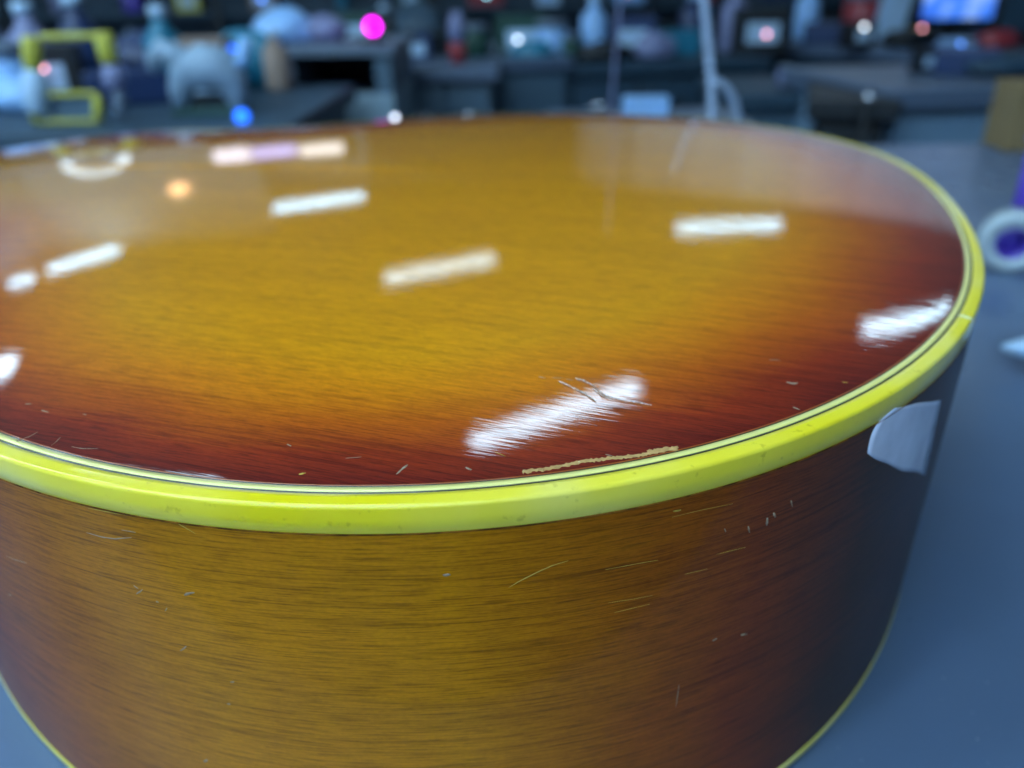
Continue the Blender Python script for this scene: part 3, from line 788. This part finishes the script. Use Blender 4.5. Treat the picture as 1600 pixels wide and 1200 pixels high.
# thin pole and hanging cable
P0 = at(972, -40, 1.25); P1 = at(955, 175, 1.25)
bm = bmesh.new(); tube(bm, [(P0.x, 1.25, .45), P0, P1, (P1.x - .02, 1.25, ZF)], .0022, 10); o = link('thin_pole', bm, C_['lilac']); tag(o, 'thin lilac grey pole left of the hanging cable', 'pole')
bm = bmesh.new()
pts = [at(1092, -160, 1.15), at(1097, -60, 1.15), at(1100, 0, 1.15), at(1106, 60, 1.15), at(1111, 130, 1.15), at(1113, 180, 1.15), at(1112, 260, 1.15), at(1120, 330, 1.16), at(1140, 345, 1.17), at(1158, 300, 1.17), at(1156, 230, 1.17), at(1152, 180, 1.16), at(1143, 150, 1.155), at(1128, 132, 1.15), at(1112, 128, 1.145)]
fine = []
for k in range(len(pts) - 1):
    p0 = pts[max(k - 1, 0)]; p1 = pts[k]; p2 = pts[k + 1]; p3 = pts[min(k + 2, len(pts) - 1)]
    for q in range(6):
        u_ = q / 6; fine.append(.5 * ((2 * p1) + (p2 - p0) * u_ + (2 * p0 - 5 * p1 + 4 * p2 - p3) * u_ ** 2 + (3 * p1 - p0 - 3 * p2 + p3) * u_ ** 3))
tube(bm, fine, .0055, 12); o = link('cable', bm, mat_of('pale_cable', (.42, .52, .70), .4)); tag(o, 'pale blue grey hanging cable with a loop at its end', 'cable')

# yellow framed tool
Yt = 1.2; zt0 = .0125
P = on(112, Yt, zt0); t = thing('framed_tool', 'upright yellow framed hand tool with pale grips on the dark counter', 'tool', P)
def loc(px, py): q = at(px, py, Yt); return Vector((q.x - P.x, 0, q.z - zt0))
def bar(name, p, q, r, m, par):
    bm = bmesh.new(); a_, b_ = loc(*p), loc(*q); a_.z = max(a_.z, r); b_.z = max(b_.z, r)
    mid = a_.lerp(b_, .5); tube(bm, [a_, a_.lerp(b_, .08), mid, a_.lerp(b_, .92), b_], [r * .8, r, r * 1.04, r, r * .8], 12); return link(name, bm, m, par)
bar('upright', (48, 58), (52, 108), .0125, C_['yellow'], t); bar('grip', (54, 110), (60, 180), .0165, C_['white'], t)
bar('upright', (160, 50), (172, 98), .0125, C_['yellow'], t); bar('grip', (177, 102), (180, 138), .0155, C_['lilac'], t); bar('lower_leg', (186, 142), (194, 200), .010, C_['grey'], t)
bar('crossbar', (62, 58), (150, 56), .0045, C_['yellow'], t); bar('crossbar', (76, 148), (152, 146), .0035, C_['yellow'], t)
bar('frame_side', (152, 150), (158, 202), .007, C_['yellow'], t); bar('frame_side', (58, 186), (60, 208), .008, C_['yellow'], t); bar('frame_foot', (62, 205), (160, 200), .003, C_['yellow'], t)
boxobj('back_plate', (loc(80, 150).x, loc(148, 150).x, .004, .008, 0.002, loc(100, 152).z), C_['panel'], t, .001)
# white arched stand
P = on(310, 1.28, zt0); P.y = 1.28
t = thing('arched_stand', 'white arched plastic stand beside the yellow framed tool', 'stand', P)
Yt = 1.28
bm = bmesh.new(); tube(bm, [loc(284, 168) , loc(283, 140), loc(290, 116), loc(318, 106), loc(345, 110), loc(362, 128), loc(372, 156), loc(374, 176)], [.014, .019, .027, .036, .036, .026, .016, .010], 14); link('arch', bm, C_['dull'], t)
bm = bmesh.new(); tube(bm, [loc(240, 112), loc(242, 92), loc(252, 80), loc(272, 86), loc(292, 112)], [.009, .014, .018, .020, .018], 12); link('neck', bm, C_['dull'], t)
bm = bmesh.new(); tube(bm, [loc(352, 108), loc(378, 96), loc(384, 60)], [.008, .010, .010], 10); link('rear_arm', bm, C_['paleblue'], t)
boxobj('foot', (loc(275, 170).x, loc(380, 170).x, -.02, .03, 0, .008), C_['green'], t, .002)
# blue lights
M_bl = emit('blue_glow', (.015, .15, 1.0), 2.2)
for px, py, r_, Y, lb in [(378, 182, .0105, 1.18, 'larger round blue glowing light beside the white arched stand'), (363, 76, .0055, 1.45, 'small blue glowing light above the white arched stand'), (246, 222, .0065, 1.14, 'small dim blue light in front of the white arched stand')]:
    P = at(px, py, Y); base = zt0 if P.z > zt0 + .02 else P.z - r_ * 1.2
    t = thing('light_or_glint', lb, 'light', (P.x, P.y, base)); hz = P.z - base
    bm = bmesh.new(); bmesh.ops.create_icosphere(bm, subdivisions=2, radius=r_, matrix=Matrix.Translation((0, 0, hz))); link('lens', bm, M_bl, t)
    bm = bmesh.new(); lathe(bm, [(r_ * 1.1, 0), (r_ * 1.1, max(hz - r_ * .7, .002))], 14); link('base', bm, C_['grey'], t)
P = at(617, 184, .98); t = thing('light_or_glint', 'tiny glowing bead standing for a bright glint just beyond the far rim of the guitar', 'light', (P.x, P.y, 0.0))
bm = bmesh.new(); bmesh.ops.create_icosphere(bm, subdivisions=2, radius=.0035, matrix=Matrix.Translation((0, 0, P.z + .0))); link('lens', bm, emit('white_glow', (.8, .85, 1), 3.0), t)  # glowing bead put in for a specular highlight
bm = bmesh.new(); lathe(bm, [(.012, 0), (.012, .004), (.002, .006), (.002, max(P.z - .003, .008))], 14); link('rod', bm, C_['grey'], t)
# goods on the tool counter, at the back
for px, Y, kind, col, s_, lb in [(262, 1.56, 'bottle', 'teal', .14, 'teal bottle behind the white arched stand'), (312, 1.58, 'box', 'beige', .12, 'beige box behind the white arched stand, beside the teal bottle'),
                                 (58, 1.5, 'bottle', 'lilac', .15, 'lilac bottle behind the left grip of the yellow tool'), (5, 1.4, 'jar', 'paleblue', .13, 'pale blue jar at the left edge of the picture'),
                                 (135, 1.58, 'bottle', 'navy', .16, 'navy bottle behind the crossbar of the yellow tool'), (432, 1.6, 'bottle', 'beige', .10, 'beige bottle at the right end of the tool counter')]:
    P = on(px, Y, zt0); goods(kind, col, P.x, P.y, P.z, s_, lb)

# ---- on the work table, at the right
P = at(1575, 252, .93); t = thing('cardboard_box', 'small brown cardboard box on the far right of the work table', 'box', (P.x + .03, .94, 0.0005), -.1)
boxobj('carton', (-.045, .06, -.03, .03, 0, .075), C_['brown'], t, .002); boxobj('flap', (-.045, .06, -.034, -.0305, .06, .078), C_['brown'], t, .001)
# spool of purple thread
P = at(1606, 345, .60); t = thing('thread_spool', 'purple thread spool standing at the right edge of the picture', 'spool', (P.x, P.y, 0.0005))
bm = bmesh.new(); lathe(bm, [(.016, 0), (.016, .004), (.009, .005), (.009, .067), (.016, .068), (.016, .072), (.004, .072)], 28); link('reel', bm, C_['purple'], t)
bm = bmesh.new(); lathe(bm, [(.0095, .006), (.0135, .009), (.0135, .062), (.0095, .066)], 28); link('thread', bm, mat_of('violet_thread', (.12, .06, .5), .6, bump=.6, scale=400), t)
# tape roll on edge
P = at(1577, 388, .505)
t = thing('tape_roll', 'white roll of tape with violet core standing on edge beside the binding', 'tape roll', (P.x, P.y, .0005), -.42)
R_ = .0205
bm = bmesh.new(); lathe(bm, [(.0105, -.009), (R_, -.009), (R_, .009), (.0105, .009)], 40, (0, 0, R_), 'Y', closed=True); link('tape', bm, mat_of('white_tape', (.36, .42, .46), .5), t)
bm = bmesh.new(); lathe(bm, [(.0085, -.0092), (.0102, -.0092), (.0102, .0092), (.0085, .0092)], 32, (0, 0, R_), 'Y', closed=True); link('core', bm, C_['purple'], t)
bm = bmesh.new(); lathe(bm, [(.0001, .002), (.0083, .002), (.0083, .004), (.0001, .004)], 32, (0, 0, R_), 'Y'); link('core_disc', bm, C_['purple'], t)
# white nozzle bottle lying down
P = at(1556, 575, .352)
t = thing('glue_bottle', 'white bottle lying on the table with its pointed nozzle towards the guitar', 'bottle', (P.x, P.y, .0005), -.12)
bm = bmesh.new(); lathe(bm, [(.0015, 0), (.003, .004), (.0075, .018), (.0095, .026)], 24, (0, 0, .0125), 'X'); link('nozzle', bm, C_['white'], t)
bm = bmesh.new(); lathe(bm, [(.0105, .0262), (.0115, .030), (.0125, .04), (.0125, .10), (.010, .104)], 24, (0, 0, .0125), 'X'); link('body', bm, C_['white'], t)
M_pane = emit('added_haze_pane', (.62, .72, .85), .62)
# ---- things ahead of the camera that only show as reflections in the lacquer
pt = struct(boxobj('partition_wall', (XL + .001, -2.45, 7.55, 7.65, ZF + .001, ZCE - .001), simple('white_partition', (.75, .8, .86), .7, var=.04, scale=2), bevel=0))
t = thing('roller_door', 'dark roller door in the middle of the far wall', 'door', (-.45, YF, ZF))
boxobj('frame', (-1.45, 1.35, -.06, -.001, 0, ZCE - ZF - .12), C_['black'], t, .004)
for k in range(12): boxobj('slat', (-1.38, 1.28, -.085, -.0605, .02 + k * .24, .25 + k * .24), C_['navy'], t, .006)
t = thing('haze_glow_panes', 'glowing frosted panes added along the right of the far end, reflected as haze', 'glow_panel', (1.0, 9.9, ZF), math.radians(-30))
hh = ZCE - ZF
for k in range(9): boxobj('pane', (k * .65 + .004, (k + 1) * .65 - .004, .01, .03, .3, hh - .02), emit('added_haze_pane', (.62, .72, .85), (.05, .12, .20, .27, .33, .38, .42, .45, .47)[k]), t, 0)  # added glow, graded pane by pane to give the reflected haze
for k in range(10): boxobj('mullion', (k * .65 - .0035, k * .65 + .0035, .005, .035, .3, hh - .02), C_['grey'], t, 0)
boxobj('plinth', (0, 5.85, .0, .04, 0, .2995), C_['grey'], t, 0)
t = thing('display_case', 'tall case with a lit white top panel, left of the roller door', 'display case', (-1.95, 6.9, ZF))
boxobj('cabinet_body', (-.62, .55, -.2, .2, 0, 1.62), C_['dpanel'], t)
for k, (a_, b_) in enumerate([(-.6, -.28), (-.26, .12), (.15, .53)]):
    boxobj('lit_panel', (a_, b_, -.215, -.2005, 1.62 + .04 * k, 1.92 - .03 * (k % 2)), emit('lit_case_panel', ((.55, .5, 1.0), (.9, .85, 1), (1, .93, .9))[(1, 0, 2)[k]], 1.5), t)
boxobj('top_frame', (-.62, .55, -.2, .2, 1.6205, 2.0), C_['black'], t)
t = thing('ring_lamp', 'round white ring lamp on a thin stand', 'lamp', (-2.72, 5.1, ZF))
bm = bmesh.new(); lathe(bm, [(.17, -.015), (.225, -.015), (.225, .015), (.17, .015)], 40, (0, 0, CAM.z + .30 - ZF), 'Y', closed=True); link('ring', bm, emit('ring_glow', (.75, .9, 1.0), 1.6), t)
bm = bmesh.new(); lathe(bm, [(.15, 0), (.15, .015), (.012, .03), (.012, CAM.z + .30 - .228 - ZF)], 20); link('stand', bm, C_['black'], t)
t = thing('wall_lamp', 'small warm lamp on the white partition wall', 'lamp', (-3.3, 7.549, CAM.z + 1.29))
bm = bmesh.new(); lathe(bm, [(.02, -.09), (.07, -.08), (.09, -.04), (.05, -.002)], 20, axis='Y'); link('bulb', bm, emit('warm_glow', (1.0, .55, .28), 4.0), t)
boxobj('bracket', (-.03, .03, -.0018, -.0002, -.1, .1), C_['grey'], t, 0)
# clutter on the worktops
def clutter(px, py, Y, kind, col, s_, lb, z):
    P = at(px, py, Y); return goods(kind, col, P.x, P.y, z, s_, lb, rnd.uniform(-.5, .5))
for a_ in [(650, 90, 2.42, 'box', 'navy', .09, 'navy box on the slate cabinet, left of the red footed bottle', 0), (744, 90, 2.5, 'jar', 'green', .12, 'dark green jar on the slate cabinet, right of the red footed bottle', 0),
           (690, 70, 2.6, 'case', 'black', .13, 'black case at the back of the slate cabinet', 0), (890, 100, 2.6, 'jar', 'green', .10, 'dark green jar in front of the pale blue bottle on the dark counter', -.0195),
           (985, 100, 2.72, 'box', 'navy', .15, 'navy box between the thin pole and the hanging cable', -.0195), (1075, 100, 2.9, 'bottle', 'navy', .17, 'navy bottle just left of the hanging cable', -.0195),
           (1180, 110, 2.75, 'box', 'black', .17, 'black box at the right end of the dark counter', -.0195), (1290, 90, 2.75, 'case', 'navy', .13, 'navy case on the long desk beside the pale bottle', .0055),
           (1330, 110, 2.55, 'box', 'black', .09, 'black box at the front of the long desk', .0055), (1560, 110, 2.42, 'jar', 'beige', .06, 'beige jar in front of the switched off monitor', .0055),
           (1500, 140, 1.72, 'case', 'navy', .10, 'navy case on the side counter at the right', .0055), (1440, 140, 1.78, 'box', 'black', .06, 'black box on the side counter, right of the chrome ball', .0055),
           (1225, 140, 2.05, 'jar', 'lilac', .06, 'lilac jar on the low teal grey cabinet', -.0445), (560, 80, 3.0, 'box', 'green', .14, 'dark green box on the counter slanting away', .0055),
           (605, 70, 2.55, 'bottle', 'black', .13, 'black bottle right of the magenta lamp', .0055), (340, 200, 1.42, 'box', 'black', .09, 'black box behind the legs of the white arched stand', .0125),
           (215, 200, 1.42, 'case', 'navy', .11, 'navy case between the yellow tool and the white arched stand', .0125), (95, 200, 1.46, 'box', 'black', .12, 'black box behind the yellow framed tool', .0125)]:
    clutter(*a_)
for px, py, Y, w_, h_, col, nm, lb, z in [(30, 150, 1.35, .09, .05, 'paleblue', 'cloth', 'crumpled pale blue cloth at the left edge beside the yellow tool', .0125), (225, 130, 1.62, .14, .10, 'navy', 'cloth', 'navy cloth heaped between yellow tool and white arched stand', .0125),
        (395, 130, 1.66, .12, .10, 'teal', 'plastic_bag', 'crumpled teal bag at the right end of the tool counter', .0125), (658, 70, 2.75, .16, .14, 'dpanel', 'cloth', 'dark slate cloth heap at the back of the slate cabinet', .0),
        (830, 110, 2.52, .12, .06, 'teal', 'cloth', 'teal cloth on the dark counter in front of the green box', -.0195), (940, 110, 2.56, .16, .05, 'black', 'cloth', 'black cloth on the dark counter beside the thin pole', -.0195),
        (1020, 110, 2.62, .11, .07, 'lilac', 'plastic_bag', 'crumpled lilac bag between the thin pole and the hanging cable', -.0195), (1275, 90, 2.8, .08, .06, 'white', 'paper_ball', 'crumpled white paper on the long desk', .0055),
        (1410, 110, 2.5, .14, .05, 'black', 'cloth', 'black cloth on the long desk below the leaning card', .0055), (1545, 120, 2.4, .10, .05, 'red', 'cloth', 'dull red cloth on the long desk near the keyboard', .0055),
        (1560, 140, 1.7, .16, .04, 'dpanel', 'cloth', 'dark slate cloth on the side counter at the right edge', .0055)]:
    P = at(px, py, Y); P.z = z + .0005
    crumple(nm, lb, 'bag' if 'bag' in nm else ('paper' if 'paper' in nm else 'cloth'), P, w_, w_ * .7, h_, C_[col], px)
# small glowing dots added to some far goods as background glints
glints = [emit('glint_' + n, c, 5.0) for n, c in (('white', (.8, .9, 1)), ('blue', (.1, .3, 1)), ('cyan', (.3, .85, 1)), ('rose', (1, .4, .5)))]
rg = random.Random(11); k = 0
for o in list(COL.objects):
    if o.name.split('.')[0] in ('box', 'storage_case') and o.location.y > 1.2:
        k += 1
        if k % 2: continue
        bm = bmesh.new(); r_ = .008 * o.location.y / 4.9 + .001
        lathe(bm, [(r_, 0), (r_, -.004), (r_ * .6, -.007)], 12, (rg.uniform(-.03, .03), -.051 if o.location.y > 4 else -.052, .06), 'Y')
        link('added_glint', bm, glints[k // 2 % 4], o)
print('scene ready')
